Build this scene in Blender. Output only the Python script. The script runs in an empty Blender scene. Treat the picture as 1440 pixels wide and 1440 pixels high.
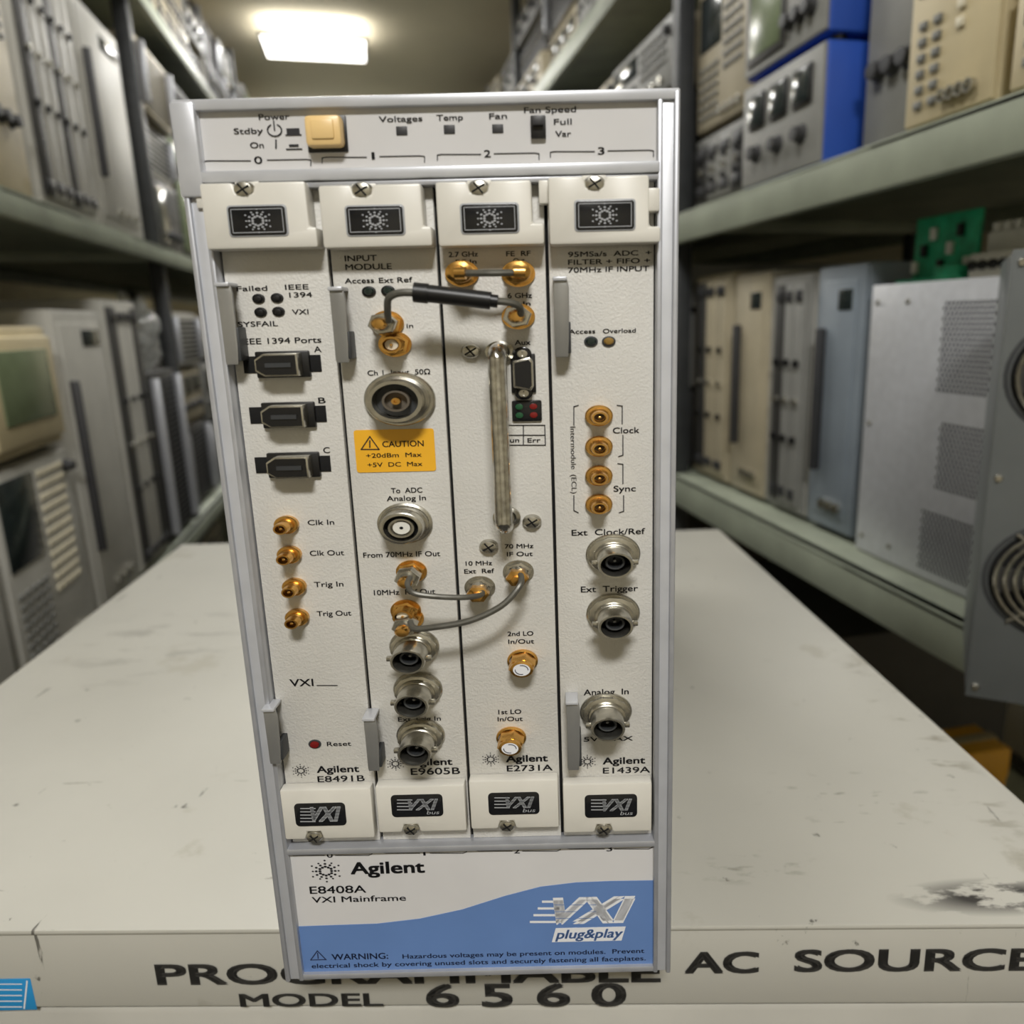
import bpy, bmesh, math, random
import numpy as np
from mathutils import Vector, Matrix, noise
S=0.001
sc=bpy.context.scene
sc.view_settings.view_transform='Standard'
# ---------------------------------------------------------------- camera calibration
F=1100.;CX=792.;CY=720.
Rr=np.array([0.99971,-0.02398,0.]);Rd=np.array([0.02329,0.97095,0.23814]);Rn=np.cross(Rr,Rd)
C=np.array([100.95,-227.99,222.45])
def P(u,v,y=0.):
    """chassis coordinates (mm) of a photo measurement lying on the plane y"""
    c=np.array([u-CX,v-CY,F]); w=np.array([c@Rr,c@Rn,-(c@Rd)])
    p=C+w*((y-C[1])/w[1]); return float(p[0]),float(p[2])
cd=bpy.data.cameras.new('camera');cam=bpy.data.objects.new('camera',cd);sc.collection.objects.link(cam)
CAMM=Matrix(((Rr[0],-Rr[1],-Rr[2],C[0]*S),(Rn[0],-Rn[1],-Rn[2],C[1]*S),(-Rd[0],Rd[1],Rd[2],C[2]*S),(0,0,0,1)))
cam.matrix_world=CAMM
cd.sensor_width=36;cd.lens=27.5;cd.shift_x=-0.05;cd.clip_start=0.01;cd.clip_end=50
cd.dof.use_dof=True;cd.dof.focus_distance=0.255;cd.dof.aperture_fstop=10
sc.camera=cam
# ---------------------------------------------------------------- materials
def lin(c):
    return tuple(((x/255)/12.92 if x/255<=.04045 else ((x/255+.055)/1.055)**2.4) for x in c)+(1,)
M={}
def mat(name,col,rough=.5,metal=0.,var=.06,vs=40.,bump=0.,bs=900.,emit=0.,spec=None):
    m=bpy.data.materials.new(name);m.use_nodes=True;nt=m.node_tree;b=nt.nodes['Principled BSDF']
    c=lin(col);b.inputs['Roughness'].default_value=rough;b.inputs['Metallic'].default_value=metal
    tc=nt.nodes.new('ShaderNodeTexCoord');no=nt.nodes.new('ShaderNodeTexNoise');no.inputs['Scale'].default_value=vs;no.inputs['Detail'].default_value=5
    nt.links.new(tc.outputs['Object'],no.inputs['Vector'])
    rp=nt.nodes.new('ShaderNodeValToRGB');rp.color_ramp.elements[0].position=.3;rp.color_ramp.elements[1].position=.7
    rp.color_ramp.elements[0].color=tuple(x*(1-var*2) for x in c[:3])+(1,);rp.color_ramp.elements[1].color=tuple(min(1,x*(1+var)) for x in c[:3])+(1,)
    nt.links.new(no.outputs['Fac'],rp.inputs['Fac']);nt.links.new(rp.outputs['Color'],b.inputs['Base Color'])
    if bump:
        n2=nt.nodes.new('ShaderNodeTexNoise');n2.inputs['Scale'].default_value=bs;n2.inputs['Detail'].default_value=2
        bp=nt.nodes.new('ShaderNodeBump');bp.inputs['Strength'].default_value=bump;bp.inputs['Distance'].default_value=.0003
        nt.links.new(tc.outputs['Object'],n2.inputs['Vector']);nt.links.new(n2.outputs['Fac'],bp.inputs['Height']);nt.links.new(bp.outputs['Normal'],b.inputs['Normal'])
    if emit:
        b.inputs['Emission Color'].default_value=c;b.inputs['Emission Strength'].default_value=emit
    M[name]=m;return m
mat('panel_paint',(202,200,194),.5,var=.03,bump=.6,bs=1500)
mat('panel_smooth',(206,205,205),.35,var=.02)
mat('cream_plastic',(215,212,203),.35,var=.03,vs=60)
mat('aluminium',(184,186,192),.35,.5,var=.05,vs=120)
mat('alu_light',(198,200,205),.35,.3,var=.04,vs=90)
mat('steel_lever',(160,160,158),.35,.6,var=.08)
mat('nickel',(190,187,176),.26,.95,var=.12,vs=300)
mat('chrome_worn',(205,203,197),.16,1.,var=.2,vs=420)
mat('gold',(226,176,98),.25,1.,var=.08,vs=300)
mat('black',(16,16,17),.4,var=.1)
mat('black_gloss',(22,23,26),.18,var=.1)
mat('dark_gap',(8,8,8),.9)
mat('ink',(26,26,30),.6,var=.02)
mat('navy_ink',(34,44,78),.6,var=.02)
mat('white_ink',(226,227,230),.5,var=.02)
mat('grey_ink',(160,162,165),.4,var=.02)
mat('blue_print',(98,130,184),.4,var=.03)
mat('yellow_label',(236,176,42),.4,var=.03)
mat('button_amber',(236,202,140),.35,var=.02)
mat('red_led',(120,22,20),.3);mat('green_led',(30,80,50),.3);mat('dark_led',(30,42,38),.2);mat('amber_led',(140,110,50),.3)
mat('cable_grey',(92,90,82),.4,.3,var=.1,vs=300)
mat('dielectric',(205,198,180),.5)
mat('shelf_paint',(146,152,136),.45,var=.1,vs=12)
mat('dark_metal',(62,64,66),.5,.3,var=.1)
mat('beige',(196,182,146),.5,var=.08,vs=15);mat('beige2',(176,166,142),.5,var=.08,vs=15)
mat('inst_grey',(136,136,132),.5,var=.08,vs=15);mat('inst_light',(184,182,174),.5,var=.06,vs=15);mat('inst_bluegrey',(136,146,156),.45,.2,var=.08,vs=15)
mat('inst_dark',(54,53,51),.5,var=.1,vs=15);mat('inst_brown',(92,84,72),.5,var=.1,vs=15)
mat('fan_grey',(108,112,112),.4,.3,var=.08,vs=15)
mat('blue_paint',(38,82,180),.45,var=.05,vs=15);mat('badge_blue',(40,140,200),.4,var=.03)
mat('screen_green',(110,122,92),.25,var=.05);mat('screen_dark',(36,44,44),.15)
mat('button_grey',(110,110,106),.5);mat('button_cream',(210,202,178),.5);mat('button_dark',(50,50,52),.5)
mat('pcb_green',(40,165,120),.4,var=.2,vs=60)
mat('white_plastic',(215,214,206),.4)
mat('red_plastic',(180,30,30),.4);mat('cardboard',(150,112,70),.8,var=.1,vs=30)
mat('ceiling_paint',(238,230,208),.8,var=.03,vs=3);mat('wall_paint',(216,208,186),.8,var=.04,vs=3)
mat('floor_paint',(74,72,68),.6,var=.15,vs=4)
mat('lamp_panel',(255,251,242),.5,emit=6.)
m=mat('plastic_film',(214,216,214),.2,var=.1,vs=30,bump=1.,bs=60)
m.node_tree.nodes['Principled BSDF'].inputs['Alpha'].default_value=.4
def tablemat():
    m=mat('worn_white_paint',(184,182,173),.38,var=.05,vs=6);nt=m.node_tree;b=nt.nodes['Principled BSDF']
    base=b.inputs['Base Color'].links[0].from_socket
    tc=nt.nodes.new('ShaderNodeTexCoord');last=base
    def mixin(fac,col):
        nonlocal last
        mx=nt.nodes.new('ShaderNodeMix');mx.data_type='RGBA';mx.inputs[7].default_value=lin(col)
        nt.links.new(fac,mx.inputs[0]);nt.links.new(last,mx.inputs[6]);last=mx.outputs[2]
    def noise_mask(sx,sy,scale,th,w=.035,rot=.4):
        mp=nt.nodes.new('ShaderNodeMapping');mp.inputs['Scale'].default_value=(sx,sy,1);mp.inputs['Rotation'].default_value=(0,0,rot)
        no=nt.nodes.new('ShaderNodeTexNoise');no.inputs['Scale'].default_value=scale;no.inputs['Detail'].default_value=8;no.inputs['Roughness'].default_value=.62
        rp=nt.nodes.new('ShaderNodeValToRGB');rp.color_ramp.elements[0].position=th;rp.color_ramp.elements[1].position=th+w
        nt.links.new(tc.outputs['Object'],mp.inputs['Vector']);nt.links.new(mp.outputs['Vector'],no.inputs['Vector']);nt.links.new(no.outputs['Fac'],rp.inputs['Fac']);return rp.outputs['Color']
    for sx,sy,scale,th,col in ((1,1,70,.675,(96,94,88)),(1,7,26,.675,(130,127,118)),(9,1,16,.68,(96,94,88)),(1,1,9,.62,(170,167,156))): mixin(noise_mask(sx,sy,scale,th),col)
    for x,y,rx,ry,th,col,sc_ in ((.268,.032,.045,.011,.44,(64,62,60),40),(.176,.052,.035,.012,.54,(150,148,138),60),(-.196,.312,.08,.10,.54,(160,158,150),22),(.292,.17,.016,.16,.55,(146,142,130),34),(-.22,.10,.05,.05,.60,(130,128,120),50),(.235,.10,.05,.03,.60,(124,122,112),60)):
        mp=nt.nodes.new('ShaderNodeMapping');mp.inputs['Scale'].default_value=(1/rx,1/ry,0);mp.inputs['Location'].default_value=(-x/rx,-y/ry,0)
        ln=nt.nodes.new('ShaderNodeVectorMath');ln.operation='LENGTH'
        mr=nt.nodes.new('ShaderNodeMapRange');mr.inputs[1].default_value=1.;mr.inputs[2].default_value=.35;mr.inputs[3].default_value=0;mr.inputs[4].default_value=1
        mu=nt.nodes.new('ShaderNodeMath');mu.operation='MULTIPLY'
        nt.links.new(tc.outputs['Object'],mp.inputs['Vector']);nt.links.new(mp.outputs['Vector'],ln.inputs[0]);nt.links.new(ln.outputs['Value'],mr.inputs[0])
        nt.links.new(mr.outputs[0],mu.inputs[0]);nt.links.new(noise_mask(1,2.5,sc_,th,.08,.1),mu.inputs[1]);mixin(mu.outputs[0],col)
    nt.links.new(last,b.inputs['Base Color'])
tablemat()
# ---------------------------------------------------------------- mesh builder (mm)
class B:
    def __init__(s): s.bm=bmesh.new(); s.m=[]
    def mi(s,mt):
        if mt not in s.m: s.m.append(mt)
        return s.m.index(mt)
    def _fin(s,faces,mt,bev,seg=2):
        i=s.mi(mt)
        for f in faces: f.material_index=i
        if bev:
            ed=list({e for f in faces for e in f.edges})
            bmesh.ops.bevel(s.bm,geom=ed,offset=bev*S,segments=seg,profile=.5,affect='EDGES',material=-1,clamp_overlap=True)
    def prism(s,pts,y0,y1,mt,bev=0,axis='y'):
        def mk(p,y): return (p[0]*S,y*S,p[1]*S) if axis=='y' else (p[0]*S,p[1]*S,y*S)
        a=[s.bm.verts.new(mk(p,y0)) for p in pts]; b=[s.bm.verts.new(mk(p,y1)) for p in pts]
        fs=[s.bm.faces.new(a),s.bm.faces.new(b[::-1])]
        n=len(pts)
        for i in range(n): fs.append(s.bm.faces.new((a[i],b[i],b[(i+1)%n],a[(i+1)%n])))
        bmesh.ops.recalc_face_normals(s.bm,faces=fs)
        s._fin(fs,mt,bev)
    def box(s,x0,x1,y0,y1,z0,z1,mt,bev=0):
        s.prism([(x0,z0),(x1,z0),(x1,z1),(x0,z1)],y0,y1,mt,bev)
    def lathe(s,cx,cz,prof,mt,seg=28,sz=.75,rot=0,ax='y',cy=0):
        rings=[]
        def mk(r,y,a):
            if ax=='y': return ((cx+r*math.cos(a))*S,y*S,(cz+r*sz*math.sin(a))*S)
            return ((cx+r*math.cos(a))*S,(cy+r*math.sin(a))*S,(cz+y)*S)
        for r,y in prof:
            if r<=1e-6: rings.append([s.bm.verts.new(mk(0,y,0))])
            else: rings.append([s.bm.verts.new(mk(r,y,rot+2*math.pi*k/seg)) for k in range(seg)])
        fs=[]
        for a,b in zip(rings,rings[1:]):
            for k in range(seg):
                q=[a[k%len(a)],a[(k+1)%len(a)],b[(k+1)%len(b)],b[k%len(b)]]
                u=[]
                for v in q:
                    if v not in u:u.append(v)
                if len(u)>2: fs.append(s.bm.faces.new(u))
        bmesh.ops.recalc_face_normals(s.bm,faces=fs)
        s._fin(fs,mt,0)
    def tube(s,pts,r,mt,seg=10,sub=6,rz=None):
        p=[Vector(q) for q in pts]; q=[]
        if len(p)>2 and sub>1:
            e=[p[0]]+p+[p[-1]]
            for i in range(1,len(e)-2):
                for k in range(sub):
                    t=k/sub;a,b,c,d=e[i-1],e[i],e[i+1],e[i+2]
                    q.append(.5*((2*b)+(c-a)*t+(2*a-5*b+4*c-d)*t*t+(3*b-a-3*c+d)*t**3))
            q.append(p[-1])
        else: q=p
        rings=[];prev=None
        for i,c in enumerate(q):
            t=(q[min(i+1,len(q)-1)]-q[max(i-1,0)]).normalized()
            if prev is None: n=t.orthogonal().normalized()
            else: n=(prev-t*prev.dot(t)).normalized()
            prev=n;bb=t.cross(n)
            rings.append([s.bm.verts.new((c+(n*math.cos(a)+bb*math.sin(a))*r)*S) for a in [2*math.pi*k/seg for k in range(seg)]])
        fs=[s.bm.faces.new(rings[0]),s.bm.faces.new(rings[-1][::-1])]
        for a,b in zip(rings,rings[1:]):
            for k in range(seg): fs.append(s.bm.faces.new((a[k],a[(k+1)%seg],b[(k+1)%seg],b[k])))
        bmesh.ops.recalc_face_normals(s.bm,faces=fs)
        s._fin(fs,mt,0)
    def line(s,pts,w,y,mt):
        for (x0,z0),(x1,z1) in zip(pts,pts[1:]):
            d=Vector((x1-x0,z1-z0));L=d.length
            if L<1e-6: continue
            d/=L;n=Vector((-d.y,d.x))*w/2;e=d*w/2
            a=Vector((x0,z0))-e;b=Vector((x1,z1))+e
            vs=[s.bm.verts.new((q.x*S,y*S,q.y*S)) for q in (a-n,b-n,b+n,a+n)]
            f=s.bm.faces.new(vs);s._fin([f],mt,0)
    def done(s,name,par=None,loc=None,rot=0):
        me=bpy.data.meshes.new(name);s.bm.to_mesh(me);s.bm.free()
        for m in s.m: me.materials.append(M[m])
        for p in me.polygons:p.use_smooth=True
        me.set_sharp_from_angle(angle=math.radians(35))
        o=bpy.data.objects.new(name,me);sc.collection.objects.link(o)
        if par: o.parent=par
        if loc: o.location=loc
        if rot: o.rotation_euler[2]=rot
        return o
def empty(name,loc=(0,0,0),rot=0):
    e=bpy.data.objects.new(name,None);e.empty_display_size=.02;sc.collection.objects.link(e);e.location=loc;e.rotation_euler[2]=rot;return e
# ---------------------------------------------------------------- lettering
_cache={}
def textmesh(s,shear=0):
    k=(s,shear)
    if k in _cache:return _cache[k]
    c=bpy.data.curves.new('t','FONT');c.body=s;c.size=1;c.shear=shear;c.resolution_u=4
    o=bpy.data.objects.new('t',c);sc.collection.objects.link(o);bpy.context.view_layer.update()
    me=bpy.data.meshes.new_from_object(o.evaluated_get(bpy.context.evaluated_depsgraph_get()))
    vs=[tuple(v.co) for v in me.vertices];fs=[tuple(p.vertices) for p in me.polygons]
    bpy.data.objects.remove(o);bpy.data.curves.remove(c);bpy.data.meshes.remove(me)
    _cache[k]=(vs,fs);return vs,fs
CAP=max(v[1] for v in textmesh('H')[0])
def T(b,s,u0,u1,vb,h,y,mt='ink',bold=0,shear=0,vert=False,slope=0.):
    """u0,u1: extents, vb baseline, h cap height (photo measurements on plane y). bold: extra stroke in cap heights"""
    vs,fs=textmesh(s,shear)
    mn=min(v[0] for v in vs);mxx=max(v[0] for v in vs)
    offs=[(0,0)] if not bold else [(-bold,-bold*.6),(bold,-bold*.6),(-bold,bold*.6),(bold,bold*.6)]
    for ox,oz in offs:
        if not vert:
            x0,zb=P(u0,vb,y);x1,_=P(u1,vb,y);_,zt=P((u0+u1)/2,vb-h,y);_,zb=P((u0+u1)/2,vb,y)
            kx=(x1-x0)/(mxx-mn);kz=(zt-zb)/CAP;ch_=(zt-zb)
            V=[b.bm.verts.new(((x0+(v[0]-mn)*kx+ox*ch_)*S,(y+slope*((v[0]-mn)*kx))*S,(zb+v[1]*kz+oz*ch_)*S)) for v in vs]
        else:
            xb,z0=P(vb,u0,y);_,z1=P(vb,u1,y);xt,_=P(vb+h,(u0+u1)/2,y)
            k1=(z0-z1)/(mxx-mn);k2=(xt-xb)/CAP
            V=[b.bm.verts.new(((xb+v[1]*k2)*S,y*S,(z0-(v[0]-mn)*k1)*S)) for v in vs]
        out=[]
        for f in fs:
            try: out.append(b.bm.faces.new([V[i] for i in f]))
            except ValueError: pass
        b._fin(out,mt,0)
def disc(b,x,z,y,r,mt,seg=10,sz=.75):
    f=b.bm.faces.new([b.bm.verts.new(((x+r*math.cos(a))*S,y*S,(z+r*sz*math.sin(a))*S)) for a in [2*math.pi*k/seg for k in range(seg)]]);b._fin([f],mt,0)
def burst(b,u,v,r,y,mt):
    x,z=P(u,v,y)
    for k in range(12):
        a=2*math.pi*k/12
        rr=(.38,.62,.84) if k%2==0 else (.42,.68,1.)
        for q,d in zip(rr,(.105,.095,.075)):
            disc(b,x+r*q*math.cos(a),z+r*.8*q*math.sin(a),y,r*d,mt,8)
# ================================================================ CHASSIS
ch=empty('modular_instrument_chassis')
W=134.;H=280.8
b=B()
b.box(1,W-1,8,400,1,H-1,'inst_light',1)
for k in range(14): b.box(20+k*7,23+k*7,400,401,40,200,'dark_gap')
b.box(5,130,5,9,2,279,'dark_gap')
for xx in (10,110):
    for yy in (30,360): b.box(xx,xx+14,yy,yy+20,0,1.2,'black')
b.done('cabinet',ch)
b=B() # side extrusions
for x0,x1,s in ((0,6.2,1),(128.6,134.6,-1)):
    b.box(x0,x1,0,14,0,H,'alu_light',.6)
    xa=x0 if s>0 else x1-1.6
    b.box(xa,xa+1.6,-1.2,2,0,H,'aluminium',.5)
    xb=x1-1.5 if s>0 else x0
    b.box(xb,xb+1.5,-.8,2,0,H-22 if s>0 else H,'aluminium',.4)
b.box(-.6,6.0,-1.8,10,257,H,'alu_light',.9)
b.box(0,134.6,-1,12,278.6,281.4,'alu_light',.5)
b.box(5.6,129.2,-1.6,8,260.6,263.6,'alu_light',.6)
b.box(5.6,129.2,-.8,8,258.9,260.4,'aluminium',.3)
b.box(5.6,129.2,-.5,8,.2,2.4,'aluminium',.4)
b.box(5.6,129.2,-.8,8,50.6,53.0,'aluminium',.5)
b.done('frame_extrusions',ch)
b=B() # top & bottom panels
b.box(6,129,1,6,263.2,278.8,'panel_smooth')
b.box(6,129,1,6,2,51,'panel_smooth')
for (u,v) in ((565,184),(632,182),(700,181)):
    x,z=P(u,v,1);b.box(x-1.5,x+1.5,.7,1,z-1.1,z+1.1,'button_dark',.2)
x0,z1=P(746,164,1);x1,z0=P(768,195,1);b.box(x0,x1,-.6,1,z0,z1,'black',.3);b.box(x0+.6,x1-.6,-2,-.6,z0+2.8,z1-.6,'button_dark',.3)
x0,z1=P(428,163,-2);x1,z0=P(483,206,-2)
b.box(x0-.6,x1+.6,.4,1,z0-.8,z1+.6,'black',.4);b.box(x0,x1,-3.5,1,z0,z1,'button_amber',1.1);b.box(x0+1.8,x1-1.8,-4,-3,z0+1.6,z1-1.2,'button_amber',.45)
cur=[(413,1303),(470,1301),(530,1299),(590,1292),(650,1279),(710,1260),(760,1247),(810,1241),(860,1239),(921,1238)]
top=[P(u,v,.9) for u,v in cur];top[0]=(6.1,top[0][1]);top[-1]=(128.9,top[-1][1])
b.prism([(128.9,2.4)]+top[::-1]+[(6.1,2.4)],.85,.99,'blue_print')
b.done('front_panels',ch)
# lettering
b=B();y=.8
for a in (('Power',364,407,168,8),('Stdby',329,370,188,8),('On',352,371,208,8),('Voltages',533,594,171,8),('Temp',614,651,169,8),('Fan',688,713,167,8),('Fan Speed',737,810,158,8),('Full',779,804,175,8),('Var',781,803,192,8),('0',358,369,230,10),('1',523,527,224,10),('2',681,690,221,10),('3',841,850,217,10)): T(b,*a,y,bold=.02)
b.line([P(388,197,y),P(388,208,y)],.4,y,'ink')
for (u,v) in ((412,184),(413,204)):
    x,z=P(u,v,y);b.line([(x-2,z-1),(x+2,z-1)],.35,y,'ink');b.line([(x-1,z-.1),(x+1,z-.1)],1.5 if v<190 else .6,y,'ink')
x,z=P(386,183,y);b.line([(x+1.9*math.cos(t),z+1.5*math.sin(t)) for t in [math.radians(120+300*k/12) for k in range(13)]],.35,y,'ink');b.line([(x,z),(x,z+2.2)],.35,y,'ink')
for l,c0,c1,r,vt in ((286,352,376,437,226),(453,515,534,597,221),(615,676,695,758,217),(774,836,855,919,213)):
    b.line([P(l,vt+8,y),P(l,vt+1,y),P(l+6,vt,y),P(c0,vt,y)],.25,y,'ink');b.line([P(c1,vt-1,y),P(r-6,vt-2,y),P(r,vt-1,y),P(r,vt+7,y)],.25,y,'ink')
for l,c0,c1,r,vt in ((408,456,472,523,1203),(538,590,605,656,1200),(668,720,735,788,1197),(797,850,864,917,1194)):
    b.line([P(l,vt-7,y),P(l,vt-1,y),P(l+5,vt,y),P(c0,vt,y)],.25,y,'ink');b.line([P(c1,vt,y),P(r-5,vt,y),P(r,vt-2,y),P(r,vt-8,y)],.25,y,'ink')
for s_,u,v in (('0',464,1204),('1',597,1201),('2',727,1198),('3',857,1195)): T(b,s_,u-(1.5 if s_=='1' else 4),u+(1.5 if s_=='1' else 4),v+2,7,y,bold=.02)
T(b,'Agilent',494,597,1228,16,y,bold=.05);T(b,'E8408A',436,515,1256,10,y,bold=.02);T(b,'VXI Mainframe',439,571,1268,8,y,bold=.02)
burst(b,458,1225,5.2,y,'ink')
T(b,'WARNING:',467,546,1349,8,y,'navy_ink',.03);T(b,'Hazardous voltages may be present on modules.  Prevent',566,906,1344,6,y,'navy_ink',.03)
T(b,'electrical shock by covering unused slots and securely fastening all faceplates.',438,908,1356,6,y,'navy_ink',.03)
x0,z0=P(437,1350,y);x1,z1=P(457,1337,y);b.line([(x0,z0),(x1,z0),((x0+x1)/2,z1),(x0,z0)],.4,y,'navy_ink');b.line([((x0+x1)/2,z0+.6),((x0+x1)/2,z1-1)],.4,y,'navy_ink')
T(b,'VXI',782,890,1297,34,y,'white_ink',.09,.35)
for k,(l,r) in enumerate(((764,790),(758,788),(752,788),(747,790))):
    b.line([P(l,1268+k*9.5,y),P(r,1268+k*9.5,y)],.9,y,'white_ink')
for k in range(4): b.line([P(778,1272.5+k*9.5,.72),P(838,1272.5+k*9.5,.72)],.2,.72,'blue_print')
x0,z0=P(776,1325,y);x1,z1=P(880,1303,y);b.prism([(x0,z0),(x1-1.5,z0),(x1,z1),(x0+1.5,z1)],y,.9,'white_ink')
T(b,'plug&play',781,876,1319,12,.7,'blue_print',.04,.25)
b.done('panel_lettering',ch)
# ---------------------------------------------------------------- modules
mods=[empty('plug_in_module_%d'%(k+1)) for k in range(4)]
for m in mods: m.parent=ch
X0=[6.3+30.6*k for k in range(5)]
for k,m in enumerate(mods):
    b=B();b.box(X0[k]+.45,X0[k+1]-.45,3,7,53,259,'panel_paint',.35)
    b.done('faceplate',m)
def screw(b,u,v,y,r=2.5):
    x,z=P(u,v,y);b.lathe(x,z,[(r,y+1.2),(r,y),(r*.8,y-.7),(r*.4,y-1),(0,y-1.05)],'nickel',20)
    for a in (.6,.6+math.pi/2):
        dx,dz=r*.62*math.cos(a),r*.5*math.sin(a);b.line([(x-dx,z-dz),(x+dx,z+dz)],.45,y-1.15,'dark_gap')
tops=[((280,257),(430,255),(433,318),(445,320),(447,347),(290,352)),((446,260),(590,258),(597,318),(607,318),(608,345),(455,350)),((611,255),(745,253),(750,312),(765,315),(766,343),(617,347)),((768,248),(912,246),(914,318),(929,318),(929,340),(775,345))]
labs=[(318,289,407,332),(484,289,571,331),(646,286,731,328),(807,281,894,324)]
tscr=[(343,267),(509,268),(673,265),(836,259)]
bots=[(385,1104,520,1182),(522,1099,655,1172),(657,1091,788,1167),(793,1095,924,1172)]
blabs=[(413,1130,488,1160),(549,1118,624,1147),(686,1115,759,1144),(822,1118,896,1148)]
bscr=[(442,1177),(578,1166),(713,1161),(849,1166)]
def rrect(x0,x1,z0,z1,r):
    p=[]
    for cx_,cz_,a0 in ((x1-r,z1-r,0),(x0+r,z1-r,90),(x0+r,z0+r,180),(x1-r,z0+r,270)):
        for k in range(5):
            a=math.radians(a0+k*22.5);p.append((cx_+r*math.cos(a),cz_+r*math.sin(a)))
    return p
for k,m in enumerate(mods):
    b=B();Y=-4
    q=[P(u,v,Y) for u,v in tops[k]]
    xl=(q[0][0]+q[-1][0])/2;zt=(q[0][1]+q[1][1])/2;zb=(q[-1][1]+q[-2][1])/2;xr=(q[1][0]+q[2][0])/2;zn=(q[2][1]+q[3][1])/2;xr2=(q[3][0]+q[4][0])/2
    xsc,_=P(*tscr[k],Y);
    n=[(xl,zb),(xr2,zb),(xr2,zn),(xr,zn),(xr,zt),(xsc+3,zt),(xsc+2.2,zt-2.6),(xsc-2.2,zt-2.6),(xsc-3,zt),(xl,zt)]
    b.prism(n,3,Y,'cream_plastic',.75)
    b.box(xsc-3.3,xsc+3.3,-1.5,3,zt-3.2,zt+.6,'cream_plastic',.3)
    screw(b,tscr[k][0],tscr[k][1],-3.4,3.0)
    if k==3: b.box(xr-.5,xr2,-2,3,zt-9,zt-3,'cream_plastic',.5)
    if k in(0,3): b.box(xl-2.6,xl+.5,-1,3,zb+11,zb+17,'cream_plastic',.4)
    u0,v0,u1,v1=labs[k];xa,za=P(u0,v0,Y);xb,zb2=P(u1,v1,Y)
    b.prism(rrect(xa,xb,zb2,za,1.),Y+1,Y-.2,'grey_ink',.08);b.prism(rrect(xa+.45,xb-.45,zb2+.4,za-.4,.8),Y+1,Y-.4,'black_gloss',.1)
    b.line([(xa+1.2,zb2+1.1),(xb-1.2,zb2+1.1),(xb-1.2,za-1.1),(xa+1.2,za-1.1),(xa+1.2,zb2+1.1)],.2,Y-.45,'grey_ink')
    burst(b,(u0+u1)/2,(v0+v1)/2,3.7,Y-.47,'grey_ink')
    b.done('ejector_handle_upper',m)
    b=B();Y=-1.5;u0,v0,u1,v1=bots[k];_,za=P(u0,v0+3,.5);_,zb2=P(u0,v1,Y)
    xa=X0[k]+.5-(.6 if k==0 else 0);xb=X0[k+1]-.9
    xsc,zs=P(*bscr[k],Y)
    b.prism([(xa,zb2),(xsc-3,zb2),(xsc-2.2,zb2+2.8),(xsc+2.2,zb2+2.8),(xsc+3,zb2),(xb,zb2),(xb,za),(xa,za)],3,Y,'cream_plastic',.75)
    b.box(xsc-3.3,xsc+3.3,.5,3,zb2-.6,zb2+3,'cream_plastic',.3);screw(b,bscr[k][0],bscr[k][1],-1.2,2.8)
    u0,v0,u1,v1=blabs[k];xa,za=P(u0,v0,Y);xb,zb2=P(u1,v1,Y)
    b.prism(rrect(xa,xb,zb2,za,1.4),Y+1,Y-.3,'black_gloss',.15)
    T(b,'VXI',u0+26,u1-8,v1-(8 if k!=0 else 5),v1-v0-(14 if k!=0 else 10),Y-.45,'grey_ink',.05,.35)
    for j in range(4 if k else 5):
        b.line([P(u0+10,v0+7+j*4.6,Y-.42),P(u0+30,v0+7+j*4.6,Y-.42)],.38,Y-.42,'grey_ink')
        b.line([P(u0+24,v0+8+j*4.6,Y-.5),P(u1-8,v0+8+j*4.6,Y-.5)],.12,Y-.5,'black_gloss')
    if k: T(b,'bus',u1-24,u1-6,v1-2,5,Y-.45,'grey_ink',0,.2)
    b.done('ejector_handle_lower',m)
def lever(m,u0,v0,u1,v1):
    b=B();Y=-2.6;xa,za=P(u0,v0,Y);_,zb=P(u1,v1,Y);xb=xa+4.3
    b.prism([(xa+.2,zb),(xb-.6,zb),(xb-.3,zb+5),(xb,za-3),(xb-.4,za-.8),(xb-1.4,za),(xa+.6,za),(xa,za-1)],Y-.6,Y+.4,'steel_lever',.3)
    b.prism([(xa,zb+.5),(xa+1,zb+.5),(xa+1,za-.5),(xa,za-.5)],Y-.2,4,'steel_lever',.2)
    b.box(xa-.2,xb-.5,Y-1.4,3,za-1,za+.1,'alu_light',.3)
    b.box(xb-1.4,xb+.25,Y-.1,3,zb+1,za-12,'dark_metal',.3)
    b.done('ejector_lever',m)
for k,r in ((0,(304,398,328,513)),(1,(463,404,482,510)),(3,(778,390,798,502)),(0,(370,995,390,1073)),(1,(511,1008,530,1083)),(3,(796,985,808,1082))): lever(mods[k],*r)
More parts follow.
